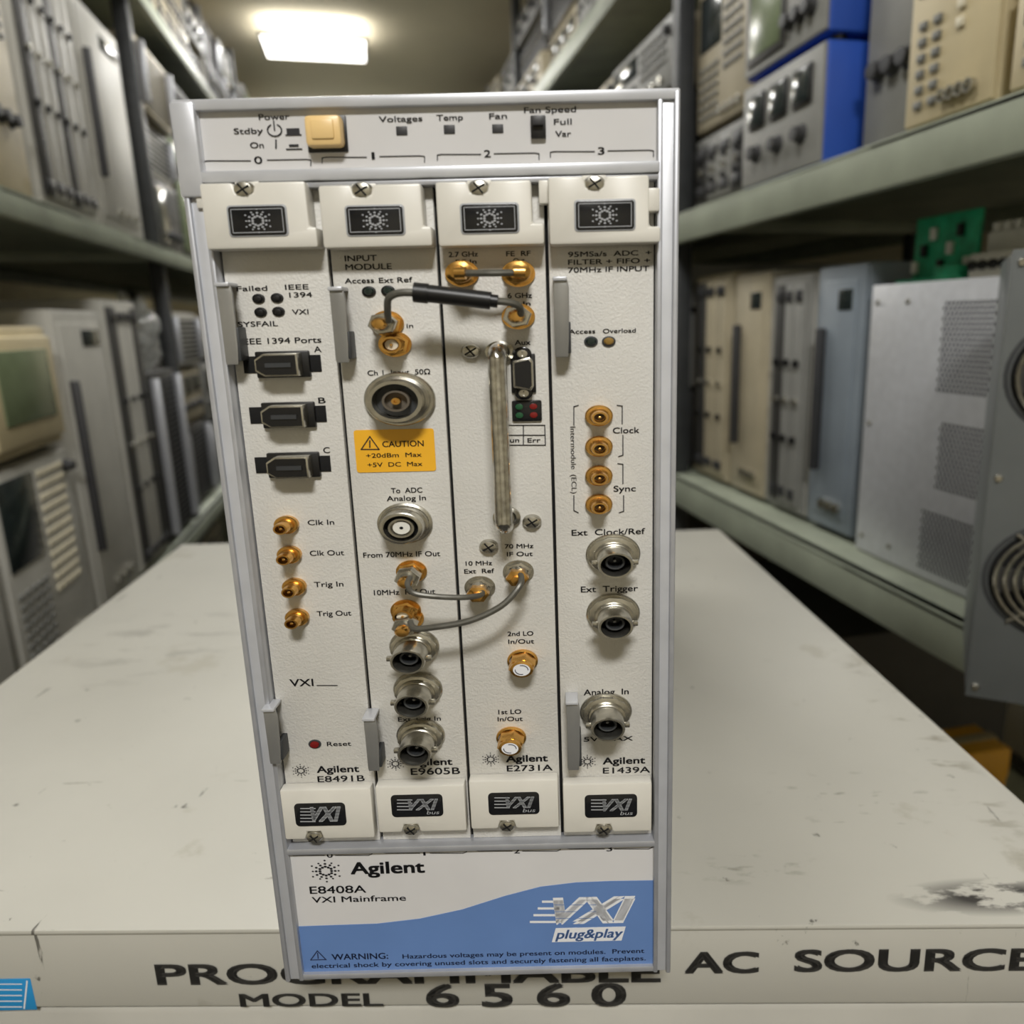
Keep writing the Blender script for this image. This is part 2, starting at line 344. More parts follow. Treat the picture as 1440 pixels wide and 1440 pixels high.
# ---------------------------------------------------------------- connectors
YP=3
def led(b,u,v,mt,r=1.7,ring='black'):
    x,z=P(u,v,YP);b.lathe(x,z,[(r+.5,YP),(r+.5,2.6),(r,2.5)],ring,18);b.lathe(x,z,[(r,2.6),(r*.7,2.1),(0,1.9)],mt,18)
def smb(b,u,v,r=4.0):
    x,z=P(u,v,YP);b.lathe(x,z,[(r,3),(r,1.6),(r*.92,1.3),(r*.6,1.2)],'gold',24)
    b.lathe(x,z,[(r*.72,1.4),(r*.72,-.2),(r*.62,-.5),(r*.6,-3.2),(r*.56,-3.6),(r*.42,-3.6),(r*.4,-.5),(0,-.5)],'gold',24)
    b.lathe(x,z,[(.55,-.4),(.5,-3),(0,-3.2)],'gold',8)
    disc(b,x,z,-.6,r*.38,'inst_brown',16)
def sma(b,u,v,plug=None,base='gold'):
    x,z=P(u,v,YP);b.lathe(x,z,[(4.8,3),(4.8,2.3),(0,2.3)],base,28);b.lathe(x,z,[(4.4,2.4),(4.4,.8),(3.4,.6)],base,6,rot=.3)
    pr=[(3.1,.9)]
    for i in range(6): pr+=[(3.15,.5-i*.65),(2.9,.2-i*.65)]
    pr+=[(3.0,-3.6),(2.3,-3.6),(2.2,-.5),(0,-.5)]
    b.lathe(x,z,pr,base,24);b.lathe(x,z,[(1.9,-.6),(1.9,-2.6),(0,-2.6)],'dielectric',16);b.lathe(x,z,[(.5,-2.5),(.4,-3.4),(0,-3.4)],'gold',8)
    if plug:
        b.lathe(x,z,[(0,-1),(3.9,-1),(4.1,-1.4),(4.1,-4.6),(3.8,-5),(2.6,-5)],plug,6,rot=.2)
        b.lathe(x,z,[(2.6,-4.8),(2.6,-6.4),(2.2,-6.8)],plug,20);b.lathe(x,z,[(2.2,-6.5),(2.2,-8.6),(1.6,-9.3),(0,-9.5)],'gold',20)
    return x,z
def bnc(b,u,v,r=8.0):
    x,z=P(u,v,YP);b.lathe(x,z,[(r,3),(r,2.2),(r*.96,1.9),(0,1.9)],'nickel',32)
    b.lathe(x,z,[(r*.92,2),(r*.92,.2),(r*.8,-.1),(5.6,-.1)],'nickel',12,rot=.2)
    b.lathe(x,z,[(6.0,0),(6.0,-1.4),(5.6,-1.8),(5.3,-1.9),(5.3,-9.2),(5.1,-9.6),(4.5,-9.6),(4.4,-1),(0,-1)],'nickel',32)
    disc(b,x,z,-1.2,4.4,'dark_gap',24);b.lathe(x,z,[(2.9,-1.1),(2.9,-6.5),(2.3,-6.5),(2.3,-2),(0,-2)],'dark_metal',20);b.lathe(x,z,[(.5,-2),(.45,-5),(0,-5.1)],'inst_grey',8)
    for s in(-1,1): b.box(x+s*6.0-.9,x+s*6.0+.9,-7.2,-5.6,z-.7,z+.7,'nickel',.25)
b=B()
for u,v in ((364,420),(390,419),(367,439),(392,438)): led(b,u,v,'black',1.3)
for (u,v) in ((396,512),(404,583),(411,653)):
    x,z=P(u,v,YP)
    b.box(x-11,x+11.5,2.7,3.2,z-2.4,z+2.4,'dark_gap',.1)
    b.box(x-7,x+8.5,1.5,3.2,z-3.8,z+3.7,'black',.4)
    def shell(d): return [(x-5.6+d,z-1.6+d*.6),(x-3+d*.4,z-3.2+d),(x+6.6-d,z-3.2+d),(x+6.6-d,z+3.2-d),(x-3+d*.4,z+3.2-d),(x-5.6+d,z+1.6-d*.6)]
    b.prism(shell(0),1.8,-3,'nickel',.2);b.prism(shell(.5),-2.9,-3.2,'black')
    b.box(x-2.5,x+4.8,-3.6,-3,z-.6,z+.6,'dark_metal')
for u,v in ((404,737),(408,779),(415,824),(419,867)): smb(b,u,v,3.7)
x,z=P(443,1046,YP);b.lathe(x,z,[(2.1,3),(2.1,2.7),(1.6,2.6)],'dark_metal',16);b.lathe(x,z,[(1.5,2.8),(1.4,2.2),(0,2)],'red_led',16)
b.done('connectors',mods[0])
AG=lambda a:.045 if a[0]=='Agilent' else .02
b=B();y=2.85
for a in (('Failed',333,376,409,7),('IEEE',401,434,407,7),('1394',407,439,418,7),('VXI',411,434,442,7),('SYSFAIL',335,391,459,7),('IEEE 1394 Ports',338,452,483,8),('A',442,452,495,8),('B',448,458,567,8),('C',455,464,637,8),('Clk In',433,470,738,7),('Clk Out',436,484,781,7),('Trig In',442,483,825,7),('Trig Out',446,494,866,7),('VXI',408,441,965,10),('Reset',460,494,1049,6),('Agilent',446,505,1086,9,),('E8491B',447,513,1099,8)): T(b,*a,y,bold=AG(a))
b.line([P(446,964,y),P(474,964,y)],.3,y,'ink');burst(b,423,1084,2.9,y,'ink');b.done('lettering',mods[0])
# module 1
b=B();led(b,519,410,'dark_led',1.5);led(b,546,409,'dark_led',1.5)
sma(b,545,455,'nickel');sma(b,556,484)
x,z=P(563,561,YP)
b.lathe(x,z,[(10.4,3),(10.4,1.6),(10,1.2),(9.2,1.2),(9.0,-.5),(8.0,-1)],'nickel',40)
pr=[(8.1,0)]
for i in range(5): pr+=[(8.0,-.8-i*.8),(7.6,-1.1-i*.8)]
pr+=[(7.8,-5),(6.6,-5),(6.3,-.5),(0,-.5)];b.lathe(x,z,pr,'nickel',40);disc(b,x,z,-.8,6.3,'dark_metal',30)
b.lathe(x,z,[(4,-.8),(4,-3.8),(3.3,-3.8),(3.2,-1.5),(0,-1.5)],'inst_brown',28);b.lathe(x,z,[(1.3,-1.5),(1.3,-4),(.6,-4),(.5,-3),(0,-3)],'gold',14)
x,z=P(570,735,YP)
b.lathe(x,z,[(8.4,3),(8.4,2),(7.6,1.7),(7.4,0),(6.8,-.4),(6.4,-4),(6.0,-4.2),(5.2,-4.2),(5.0,-.6),(0,-.6)],'nickel',36)
b.lathe(x,z,[(3.9,-.7),(3.9,-3.8),(3.2,-3.8),(3.1,-1.5),(0,-1.5)],'nickel',24);b.lathe(x,z,[(2.6,-1),(2.6,-3.2),(0,-3.2)],'white_plastic',16);disc(b,x,z,-.75,5,'dark_gap',30);disc(b,x,z,-3.3,.6,'dark_gap')
sma(b,579,803,'nickel');sma(b,571,858);sma(b,575,869,'nickel')
for u,v in ((583,908),(588,968),(592,1033)): bnc(b,u,v,7.9)
b.done('connectors',mods[1])
b=B()
u=[P(a,c,2.9) for a,c in ((497,605),(610,605),(611,662),(500,665))]
b.prism(rrect(u[0][0],u[1][0],u[2][1],u[0][1],.8),2.95,2.75,'yellow_label')
for a in (('INPUT',485,530,367,8),('MODULE',486,551,379,8),('Access',485,526,398,7),('Ext Ref',533,580,397,7),('in',572,581,461,6),('Ch 1  Input  50\u03a9',517,605,527,7),('To  ADC',550,594,693,7),('Analog In',544,599,704,7),('From 70MHz IF Out',511,619,783,7),('10MHz  Ref Out',526,612,836,7),('Ext Trig In',560,620,1014,6),('Agilent',577,636,1076,9),('E9605B',578,647,1089,9)): T(b,*a,2.8,bold=AG(a))
T(b,'CAUTION',538,596,628,8,2.65,bold=.02);T(b,'+20dBm  Max',515,593,643,6,2.65,bold=.02);T(b,'+5V  DC  Max',517,594,656,6,2.65,bold=.02)
b.line([P(508,632,2.65),P(533,632,2.65),P(520,614,2.65),P(508,632,2.65)],.35,2.65,'ink');b.line([P(520,629,2.65),P(520,620,2.65)],.4,2.65,'ink')
burst(b,556,1074,2.9,2.8,'ink');b.done('lettering',mods[1])
# module 2
b=B()
a1=sma(b,650,385);a2=sma(b,729,385);sma(b,729,445,'nickel');sma(b,675,825,base='nickel');sma(b,729,803,base='nickel')
for (x,z) in (a1,a2): b.lathe(x,z,[(0,-2),(3.7,-2),(3.7,-5),(2.4,-5.5),(2.4,-7.5),(0,-7.8)],'gold',24)
for u,v in ((662,494),(748,734),(687,769)): screw(b,u,v,1.8,2.9)
for u,v in ((735,497),(737,552)):
    x,z=P(u,v,YP);b.lathe(x,z,[(2.6,3),(2.6,.8),(2.1,.6),(0,.6)],'black_gloss',18);b.lathe(x,z,[(1.5,.7),(1.5,.1),(.9,0),(0,.3)],'nickel',12)
x,z=P(736,525,YP)
b.prism([(x-3.6,z-5.6),(x+3.6,z-5.6),(x+3.6,z+5.6),(x-3.6,z+5.6)],3,2.2,'black',.3)
b.prism([(x-2.8,z-3.8),(x+2.2,z-4.8),(x+3,z-3.6),(x+3,z+3.6),(x+2.2,z+4.8),(x-2.8,z+3.8)],2.4,-1.4,'nickel',.4)
b.prism([(x-2.2,z-3.2),(x+1.8,z-4.1),(x+2.5,z-3.2),(x+2.5,z+3.2),(x+1.8,z+4.1),(x-2.2,z+3.2)],-1.3,-1.6,'black')
x,z=P(741,577,YP);b.box(x-4.4,x+4.4,2,3.1,z-3.2,z+3,'black_gloss',.6)
for dx,dz,mt in ((-2.2,1.2,'green_led'),(2,1.2,'red_led'),(-2.2,-1.3,'green_led'),(2,-1.3,'red_led')): b.lathe(x+dx,z+dz,[(1.2,2.1),(1.1,1.7),(0,1.5)],mt,12)
for u,v in ((735,928),(719,1036)):
    x,z=P(u,v,YP);b.lathe(x,z,[(4.9,3),(4.9,2.2),(4.2,2)],'gold',28);b.lathe(x,z,[(4.4,2.2),(4.4,-2.6),(4.0,-3.2),(3,-3.3)],'gold',6,rot=.25);b.lathe(x,z,[(3.7,-3),(3.6,-4.2),(2.7,-4.4)],'gold',24);disc(b,x,z,-4.35,2.8,'white_ink',20)
    b.line([(x+2*math.cos(t),z+1.5*math.sin(t)) for t in [k*.25 for k in range(8)]],.25,-4.45,'navy_ink');b.line([(x+2*math.cos(t),z+1.5*math.sin(t)) for t in [3.1+k*.25 for k in range(8)]],.25,-4.45,'navy_ink')
b.done('connectors',mods[2])
b=B();x,zt=P(699,492,-9);x2,zb=P(706,745,-9);xm=(x+x2)/2+.3
b.tube([(xm,3,zt-1),(xm,-6,zt-.8),(xm,-9.6,zt-2.0),(xm,-10,zt-5),(xm,-10,(zt+zb)/2),(xm,-10,zb+5),(xm,-9.6,zb+2.0),(xm,-6,zb+.8),(xm,3,zb+1)],2.6,'chrome_worn',18,8)
b.lathe(xm,zt-1,[(4.2,3),(4.2,1.5),(3,1)],'nickel',24);b.lathe(xm,zb+1,[(4.2,3),(4.2,1.5),(3,1)],'nickel',24)
b.done('pull_handle',mods[2])
b=B()
for a in (('2.7 GHz',631,672,361,7),('RF In',641,670,371,6),('FE  RF',712,746,360,7),('Out',722,738,369,6),('6 GHz',714,748,419,7),('RF In',714,746,430,6),('Aux',724,746,485,7),('Run',709,730,622,6),('Err',742,760,622,6),('70 MHz',710,750,771,6),('IF Out',713,749,782,6),('10 MHz',655,692,795,6),('Ext  Ref',653,695,806,6),('2nd LO',714,750,894,6),('In/Out',715,751,905,6),('1st LO',701,733,1004,6),('In/Out',700,735,1014,6),('Agilent',712,770,1071,9),('E2731A',713,777,1084,8)): T(b,*a,2.8,bold=AG(a)+.01)
for l in (((713,598),(766,598),(767,626),(713,626)),): b.line([P(*q,2.8) for q in l+(l[0],)],.3,2.8,'ink')
b.line([P(713,612,2.8),P(766,612,2.8)],.3,2.8,'ink');b.line([P(736,598,2.8),P(736,626,2.8)],.3,2.8,'ink')
burst(b,690,1068,2.9,2.8,'ink');b.done('lettering',mods[2])
# module 3
b=B();led(b,831,480,'dark_led',1.5,'dark_metal');led(b,856,480,'amber_led',1.5,'dark_metal')
for v in (584,627,668,708): smb(b,842,v,4.1)
for u,v in ((862,778),(862,861),(852,999)): bnc(b,u,v,8.4)
b.done('connectors',mods[3])
b=B()
for a in (('95MSa/s  ADC  +',799,916,360,7),('FILTER + FIFO +',799,914,371,7),('70MHz IF INPUT',799,913,382,7),('Access',800,837,469,6),('Overload',848,894,468,6),('Clock',862,899,609,8),('Sync',863,894,691,8),('Ext  Clock/Ref',804,907,752,8),('Ext  Trigger',817,897,832,8),('Analog  In',821,884,977,8),('5V MAX',821,890,1042,6),('Agilent',848,907,1074,9),('E1439A',848,914,1087,8)): T(b,*a,2.8,bold=AG(a))
T(b,'Intermodule  (ECL)',600,694,802,8,2.8,vert=True)
for l in (((813,570),(807,572),(807,598)),((807,697),(807,718),(813,721)),((868,570),(875,571),(875,596)),((876,612),(876,640),(870,642)),((869,652),(876,653),(876,680)),((877,697),(877,719),(871,721))): b.line([P(*q,2.8) for q in l],.3,2.8,'ink')
burst(b,826,1071,2.9,2.8,'ink');b.done('lettering',mods[3])
# patch cables
def P3(u,v,y): x,z=P(u,v,y);return (x,y,z)
b=B()
b.tube([P3(546,452,-8),P3(545,434,-10.5),P3(547,419,-12),P3(562,412,-12.5),P3(588,412,-12.5)],1.0,'cable_grey')
b.tube([P3(586,411,-12.5),P3(640,417,-12.5),P3(690,423,-12.5)],2.3,'black',16,2);b.tube([P3(582,411,-12.5),P3(602,413,-12.5)],2.6,'black',16,1);b.tube([P3(684,422,-12.5),P3(700,424,-12.5)],1.7,'black',16,1)
b.tube([P3(690,423,-12.5),P3(715,425,-12),P3(730,431,-11),P3(732,443,-8.5)],1.0,'cable_grey')
b.done('patch_cable_ferrite',mods[1])
b=B();b.tube([P3(649,384,-7),P3(690,384,-8.5),P3(731,383,-7)],.95,'cable_grey')
b.tube([P3(655,384,-8),P3(640,384,-7.6)],1.7,'gold',12,1);b.tube([P3(722,383,-8),P3(738,383,-7.6)],1.7,'gold',12,1);b.done('patch_cable',mods[2])
b=B();b.tube([P3(577,812,-8.5),P3(573,822,-11),P3(582,834,-11.5),P3(615,839,-11),P3(655,840,-9),P3(677,836,-6),P3(676,829,-3)],.85,'cable_grey');x,z=P(675,825,3)
b.lathe(x,z,[(0,-2),(3.5,-2),(3.5,-4.5),(1.8,-5),(1.8,-6.5),(0,-6.6)],'gold',6)
b.tube([P3(577,874,-8.5),P3(583,884,-11),P3(610,882,-12),P3(660,873,-12),P3(705,852,-11),P3(730,825,-9),P3(733,812,-6),P3(730,806,-3)],.95,'cable_grey');x,z=P(729,803,3)
b.lathe(x,z,[(0,-2),(3.5,-2),(3.5,-4.5),(1.8,-5),(1.8,-6.5),(0,-6.6)],'gold',6)
b.done('patch_cables_reference',mods[1])
# ================================================================ AC SOURCE (table)
src=empty('programmable_power_source',(0,0,0))
def yf(x): return 23.6-.0223*x
b=B()
tp=[(-246,yf(-246)),(318,yf(318)),(268,585),(-306,575)]
b.prism([(p[0],p[1]) for p in tp],-2.2,0,'worn_white_paint',.8,axis='z')
ins=[(tp[0][0]+3,tp[0][1]+1.2),(tp[1][0]-3,tp[1][1]+1.2),(tp[2][0]-3,tp[2][1]-2),(tp[3][0]+3,tp[3][1]-2)]
b.prism(ins,-37,-2.2,'worn_white_paint',.8,axis='z')
b.done('case',src)
b=B()
def yat(u,v):
    y=20.
    for _ in range(4): x,_z=P(u,v,y);y=yf(x)+.9
    return y
for s_,u0,u1,vb,h,bo in (('PROGRAMMABLE',222,925,1376,27,.07),('AC',965,1064,1367,28,.07),('SOURCE',1119,1452,1362,29,.07),('MODEL',339,539,1413,17,.07),('6 5 6 0',602,878,1412,30,.07)):
    T(b,s_,u0,u1,vb,h,yat(u0,vb),'inst_dark',bo,slope=-.0223)
y=yat(20,1400)
x0,z1=P(-30,1378,y);x1,z0=P(52,1420,y);b.box(x0,x1,y,y+.3,z0,z1,'badge_blue',.1)
for k in range(5): b.line([P(-30,1384+k*8,y-.1),P(30,1384+k*8,y-.1)],.5,y-.1,'white_ink')
b.line([P(38,1380,y-.1),P(34,1418,y-.1)],.6,y-.1,'white_ink')
b.done('front_lettering',src)
st=empty('equipment_stack',(0,0,0))
b=B();z=-39
for k,(h,mt) in enumerate(((150,'inst_light'),(180,'beige2'),(170,'inst_grey'),(200,'inst_dark'),(200,'inst_light'))):
    q=[(-238,yf(-238)+3),(310,yf(310)+3),(262,570),(-298,560)];b.prism(q,z-h+2,z,mt,3,axis='z')
    for j in range(10): b.box(-200+j*48,-170+j*48,yf(0)-2,yf(0)+6,z-h+20,z-18,'shelf_paint' if j%2 else 'dark_metal',1)
    z-=h
b.done('instrument_cases',st)
ZF=z+2
# ================================================================ ROOM (aisle frame)
th=math.radians(13.2);ca,sa=math.cos(th),math.sin(th)
def A(s,Bq,h): return (C[0]*S+(-sa*s+ca*Bq),C[1]*S+(ca*s+sa*Bq),C[2]*S+h)
aisle_org=A(0,0,0)
RL=math.radians(103.2);RR=math.radians(-76.8)
HF=ZF*S-C[2]*S
HC=1.1
def room(name,B0,B1,s0,s1,h0,h1,mt):
    b=B();b.box(B0*1000,B1*1000,s0*1000,s1*1000,h0*1000,h1*1000,mt);return b.done(name,None,aisle_org,th)
room('floor',-1.6,1.6,-2.1,7.1,HF-.05,HF,'floor_paint');ceil=room('ceiling',-1.6,1.6,-2.1,7.1,HC,HC+.05,'ceiling_paint')
room('wall_left',-1.65,-1.6,-2.1,7.1,HF,HC,'wall_paint');room('wall_right',1.6,1.65,-2.1,7.1,HF,HC,'wall_paint')
room('wall_back',-1.6,1.6,7.05,7.1,HF,HC,'wall_paint');room('wall_front',-1.6,1.6,-2.1,-2.05,HF,HC,'wall_paint')
for s_,en,up in ((-.85,28,0),(.75,6,0),(2.1,9,0),(3.45,11,3),(4.9,13,9),(6.2,12,8)):
    e=empty('ceiling_light_fixture',A(s_,-.12,HC),th);b=B();b.box(-195,195,-130,130,-72,-60,'alu_light',2);b.box(-184,184,-122,122,-74,-70,'lamp_panel',1)
    for xx in(-140,140): b.lathe(xx,-60,[(3,0),(3,60)],'alu_light',10,ax='z',cy=0)
    b.done('diffuser_panel',e)
    L=bpy.data.lights.new('panel_lamp','AREA');L.shape='RECTANGLE';L.size=.36;L.size_y=.24;L.energy=en;L.color=(1,.985,.955)
    o=bpy.data.objects.new('panel_lamp',L);sc.collection.objects.link(o);o.parent=e;o.location=(0,0,-.078)
    if up:  # fill light added above the fixture, aimed up to brighten the ceiling
        L=bpy.data.lights.new('ceiling_fill_light','AREA');L.shape='RECTANGLE';L.size=.36;L.size_y=.24;L.energy=up*.5;L.color=(1,.96,.88)
        o=bpy.data.objects.new('ceiling_fill_light',L);sc.collection.objects.link(o);o.parent=e;o.location=(0,0,-.057);o.rotation_euler[0]=math.pi
# shelving
def shelving(side,levels,s0,s1,posts):
    f,bk=(490,1000) if side>0 else (-400,-900)
    lo,hi=min(f,bk),max(f,bk)
    for h in levels:
        e=empty('steel_shelf',A(0,0,h),th);b=B()
        b.box(lo,hi,s0,s1,-6,0,'shelf_paint',1)
        b.box(*((f,f+14) if side>0 else (f-14,f)),s0,s1,-(44 if side>0 else 32),0,'shelf_paint',2)
        b.box(*((bk-14,bk) if side>0 else (bk,bk+14)),s0,s1,-36,0,'shelf_paint',2)
        for p in posts[1:-1]: b.box(lo+16,hi-16,p-14,p+14,-24,-6,'shelf_paint',1)
        b.done('shelf_board',e)
    for p in posts:
        for x in ((f+16,f+44) if side>0 else (f-44,f-16)),((bk-44,bk-16) if side>0 else (bk+16,bk+44)):
            e=empty('shelf_upright',A(0,0,0),th);b=B()
            zz=[HF*1000]
            for h in levels: zz+=[h*1000-24.5,h*1000+.3]
            zz.append(1000)
            for i in range(0,len(zz)-1,2): b.box(x[0],x[1],p-14,p+14,zz[i],zz[i+1],'dark_metal',1.5)
            b.done('post',e)
LV_L=[-.80,-.42,.165,.68];LV_R=[-.75,-.27,.160,.62]
PL=(320,1890,3400,5000,6580);PR=(220,1300,2700,4200,5600,6580)
shelving(-1,LV_L,300,6600,PL)
shelving(1,LV_R,200,6600,PR)
def inst(name,side,s0,s1,h,H_,front,D=330,body='beige',face='inst_light',style='mix',seed=1):
    W_=(s1-s0)*1000;Hm=H_*1000;rnd=random.Random(seed)
    mid=(s0+s1)/2;e=empty(name,A(mid,front,h+.0005),RL if side<0 else RR)
    b=B();b.box(-W_/2,W_/2,4,D,6,Hm,body,3);b.box(-W_/2+2,W_/2-2,0,6,8,Hm-2,face,2)
    for x in(-W_/2+15,W_/2-15):
        for yy in (25,D-25): b.lathe(x,0,[(0,0),(8,0),(9,6)],'black',12,ax='z',cy=yy)
    iw=W_-24;ih=Hm-24
    def grid(x0,x1,z0,z1,mt,p=16,q=12):
        nx=max(1,int((x1-x0)/p));nz=max(1,int((z1-z0)/q))
        for i in range(nx):
            for j in range(nz):
                cx=x0+(i+.5)*(x1-x0)/nx;cz=z0+(j+.5)*(z1-z0)/nz;b.box(cx-p*.3,cx+p*.3,-3,1,cz-q*.28,cz+q*.28,mt,.8)
    def knob(x,z,r,mt='button_dark'): b.lathe(x,z,[(r*1.3,0),(r*1.2,-2),(r,-3),(r*.9,-12),(0,-12.5)],mt,16,sz=.9)
    if style=='mix': style=rnd.choice(['scope','keypad','slots','vents','gauges'])
    L,Rr_,Bt,Tp=-W_/2+12,W_/2-12,18,Hm-12
    if style=='scope':
        mx=L+iw*.55;b.box(L,mx,-3,1,Bt,Tp,'inst_dark',3);b.box(L+8,mx-8,-4,0,Bt+8,Tp-8,'screen_dark' if seed%2 else 'screen_green',2);grid(mx+6,Rr_,Bt+ih*.45,Tp,'button_grey')
        for i in range(3): knob(mx+12+i*(Rr_-mx-18)/2.6,Bt+ih*.2,min(9,ih*.12))
    elif style=='keypad':
        b.box(L,L+iw*.45,-2,1,Bt+ih*.55,Tp,'screen_dark',2);grid(L,L+iw*.42,Bt,Bt+ih*.45,'button_grey');grid(L+iw*.5,Rr_-20,Bt+ih*.3,Tp,'button_cream' if seed<100 else 'button_grey',15,14)
        knob(Rr_-10,Tp-12,8)
        for i in range(4): b.lathe(L+iw*(.5+.12*i),Bt+6,[(6,0),(6,-6),(4,-6),(4,-1),(0,-1)],'nickel',14,sz=1)
    elif style=='slots':
        n=max(3,int(iw/34))
        for i in range(n):
            x0=L+i*iw/n;b.box(x0+1,x0+iw/n-1,-4,1,Bt,Tp,(face if i%3 else 'inst_dark'),1.2)
            b.box(x0+6,x0+iw/n-6,-7,-4,Tp-22,Tp-8,'button_dark',1);b.box(x0+6,x0+iw/n-6,-7,-4,Bt+8,Bt+22,'button_dark',1)
            for j in range(3): b.lathe(x0+iw/n/2,Bt+ih*(.3+.17*j),[(5,-4),(5,-9),(3,-9),(3,-5),(0,-5)],'nickel' if j%2 else 'black',12,sz=1)
    elif style=='vents':
        n=int(ih/11)
        for i in range(n): b.box(L+6,Rr_-6,-1,1,Bt+i*11,Bt+i*11+5,'dark_gap')
        b.box(L,L+8,-16,0,Bt,Tp,'aluminium',2);b.box(Rr_-8,Rr_,-16,0,Bt,Tp,'aluminium',2)
    elif style=='gauges':
        for i in range(3):
            cx=L+iw*(.18+.32*i);b.box(cx-iw*.12,cx+iw*.12,-4,1,Tp-ih*.42,Tp-4,'black',2);b.box(cx-iw*.1,cx+iw*.1,-5,-3,Tp-ih*.38,Tp-8,'screen_dark',1);knob(cx,Bt+ih*.25,min(10,ih*.13))
    elif style=='monitor':
        b.box(L,Rr_,-10,1,Bt,Tp,'beige',5);b.box(L+iw*.12,Rr_-iw*.12,-12,-8,Bt+ih*.2,Tp-ih*.12,'screen_green',3)
    elif style=='plain':
        b.box(L+4,Rr_-4,-2,1,Bt+6,Tp-6,face,2);b.box(L+8,L+16,-14,0,Bt+ih*.2,Tp-ih*.2,'button_dark',3);b.box(L+iw*.5,Rr_-10,-3,0,Tp-40,Tp-16,'screen_dark',1)
        for i in range(3): b.lathe(L+iw*(.4+.2*i),Bt+20,[(7,-2),(7,-7),(4,-7),(4,-3),(0,-3)],'nickel',12,sz=1)
    b.done('case_and_controls',e);return e
fl=-.418
U=LV_L[2]
inst('spectrum_analyzer',-1,1.00,1.235,U,.40,fl,body='beige2',face='beige',style='scope',seed=2)
inst('modular_test_rack',-1,1.26,1.50,U,.42,fl,body='inst_light',face='inst_light',style='slots',seed=2)
inst('modular_test_rack',-1,1.52,1.77,U,.36,fl,body='inst_light',face='inst_light',style='plain',seed=3)
inst('signal_generator',-1,.96,1.20,-.42,.268,fl,body='inst_light',face='inst_light',style='keypad',seed=4)
inst('beige_crt_monitor',-1,.97,1.19,-.150,.158,fl,body='beige',face='beige',style='monitor',seed=4)
inst('modular_test_rack',-1,1.22,1.42,-.42,.45,fl,body='inst_light',face='inst_light',style='plain',seed=6)
inst('power_supply_unit',-1,1.44,1.63,-.42,.47,fl,body='inst_light',face='inst_light',style='slots',seed=7)
inst('power_supply_unit',-1,1.65,1.86,-.42,.34,fl,body='inst_dark',face='inst_dark',style='vents',seed=7)
inst('signal_generator',-1,.55,.94,-.42,.3,fl,body='inst_grey',face='inst_light',style='keypad',seed=41)
inst('signal_generator',-1,.55,.97,U,.3,fl,body='inst_grey',face='inst_light',style='scope',seed=42)
fr=.51
inst('frequency_counter',1,.40,.585,.16,.085,fr,body='beige',face='beige',style='keypad',seed=8)
inst('frequency_counter',1,.40,.585,.246,.13,fr,body='beige2',face='beige2',style='keypad',seed=81)
inst('digital_multimeter',1,.60,.715,.16,.20,fr,body='beige',face='beige',style='keypad',seed=9)
inst('bench_oscilloscope',1,.735,.835,.16,.30,fr+.035,body='inst_light',face='inst_grey',style='gauges',seed=10)
for i in range(3): inst('bench_power_supply',1,.86,1.06,.16+i*.135,.133,fr,body='blue_paint',face='inst_grey',style='gauges' if i!=1 else 'scope',seed=11+i)
inst('modular_test_rack',1,.80,.90,-.27,.325,fr+.03,body='inst_bluegrey',face='inst_bluegrey',style='plain',seed=14)
inst('modular_test_rack',1,.91,1.01,-.27,.32,fr+.03,body='inst_light',face='inst_grey',style='slots',seed=15)
inst('modular_test_rack',1,1.02,1.13,-.27,.33,fr+.03,body='inst_light',face='beige2',style='plain',seed=15)
inst('modular_test_rack',1,1.14,1.28,-.27,.335,fr+.03,body='beige2',face='beige2',style='slots',seed=16)
e=empty('perforated_metal_chassis',A(.68,.535,-.2695),RR);b=B()
b.box(-100,100,2,300,0,296,'inst_light',2);b.box(-101,101,0,3,2,298,'alu_light',1)
for (x0,x1,z0,z1) in ((15,97,195,285),(25,97,100,170),(10,95,14,80),):
    for i in range(int((x1-x0)/5.6)):
        for j in range(int((z1-z0)/4.8)):
            cx=x0+i*5.6+(2.8 if j%2 else 0);cz=z0+j*4.8;disc(b,cx,cz,-.3,2.0,'dark_gap',6,1)
for x,z in ((-90,20),(-90,150),(-90,280),(-40,20),(-40,280)): b.lathe(x,z,[(3,0),(2.5,-1.5),(0,-2)],'nickel',10,sz=1)
b.done('chassis_body',e)
# fan unit
e=empty('cooling_fan_unit',((C[0]+287)*S,(C[1]+516)*S,(C[2]-269.5)*S),math.radians(-26));b=B()
b.box(0,230,0,130,0,306,'fan_grey',3);b.box(0,230,-2,1,0,306,'fan_grey',1)
for z0 in (92,228):
    x0=62
    b.lathe(x0,z0,[(60,-2.2),(57,-2.6),(56,-.5)],'dark_metal',40);disc(b,x0,z0,-2.3,56,'dark_gap',40)
    for k in range(7):
        a=k*2*math.pi/7;p=[(x0+r*math.cos(a+t),z0+r*.75*math.sin(a+t)) for r,t in ((12,0),(52,.25),(52,.75),(12,.5))];b.prism(p,-3,-3.6,'inst_dark')
    for r in range(10,58,6): b.lathe(x0,z0,[(r,-6),(r+1.2,-6.8),(r,-7.6),(r-1.2,-6.8),(r,-6)],'nickel',40)
    for k in range(4):
        a=math.pi/4+k*math.pi/2;b.tube([(x0+5*math.cos(a),-6,z0+4*math.sin(a)),(x0+59*math.cos(a),-4,z0+44*math.sin(a))],1.4,'nickel',6,1)
    b.lathe(x0,z0,[(17,-3),(16,-5),(0,-5.2)],'black',20)
for x,z in ((6,8),(6,298),(6,160)): b.lathe(x,z,[(3,-2),(2,-4),(0,-4)],'nickel',10,sz=1)
b.done('fan_housing',e)
e=empty('green_circuit_board',A(.728,.56,.030),RR);b=B()
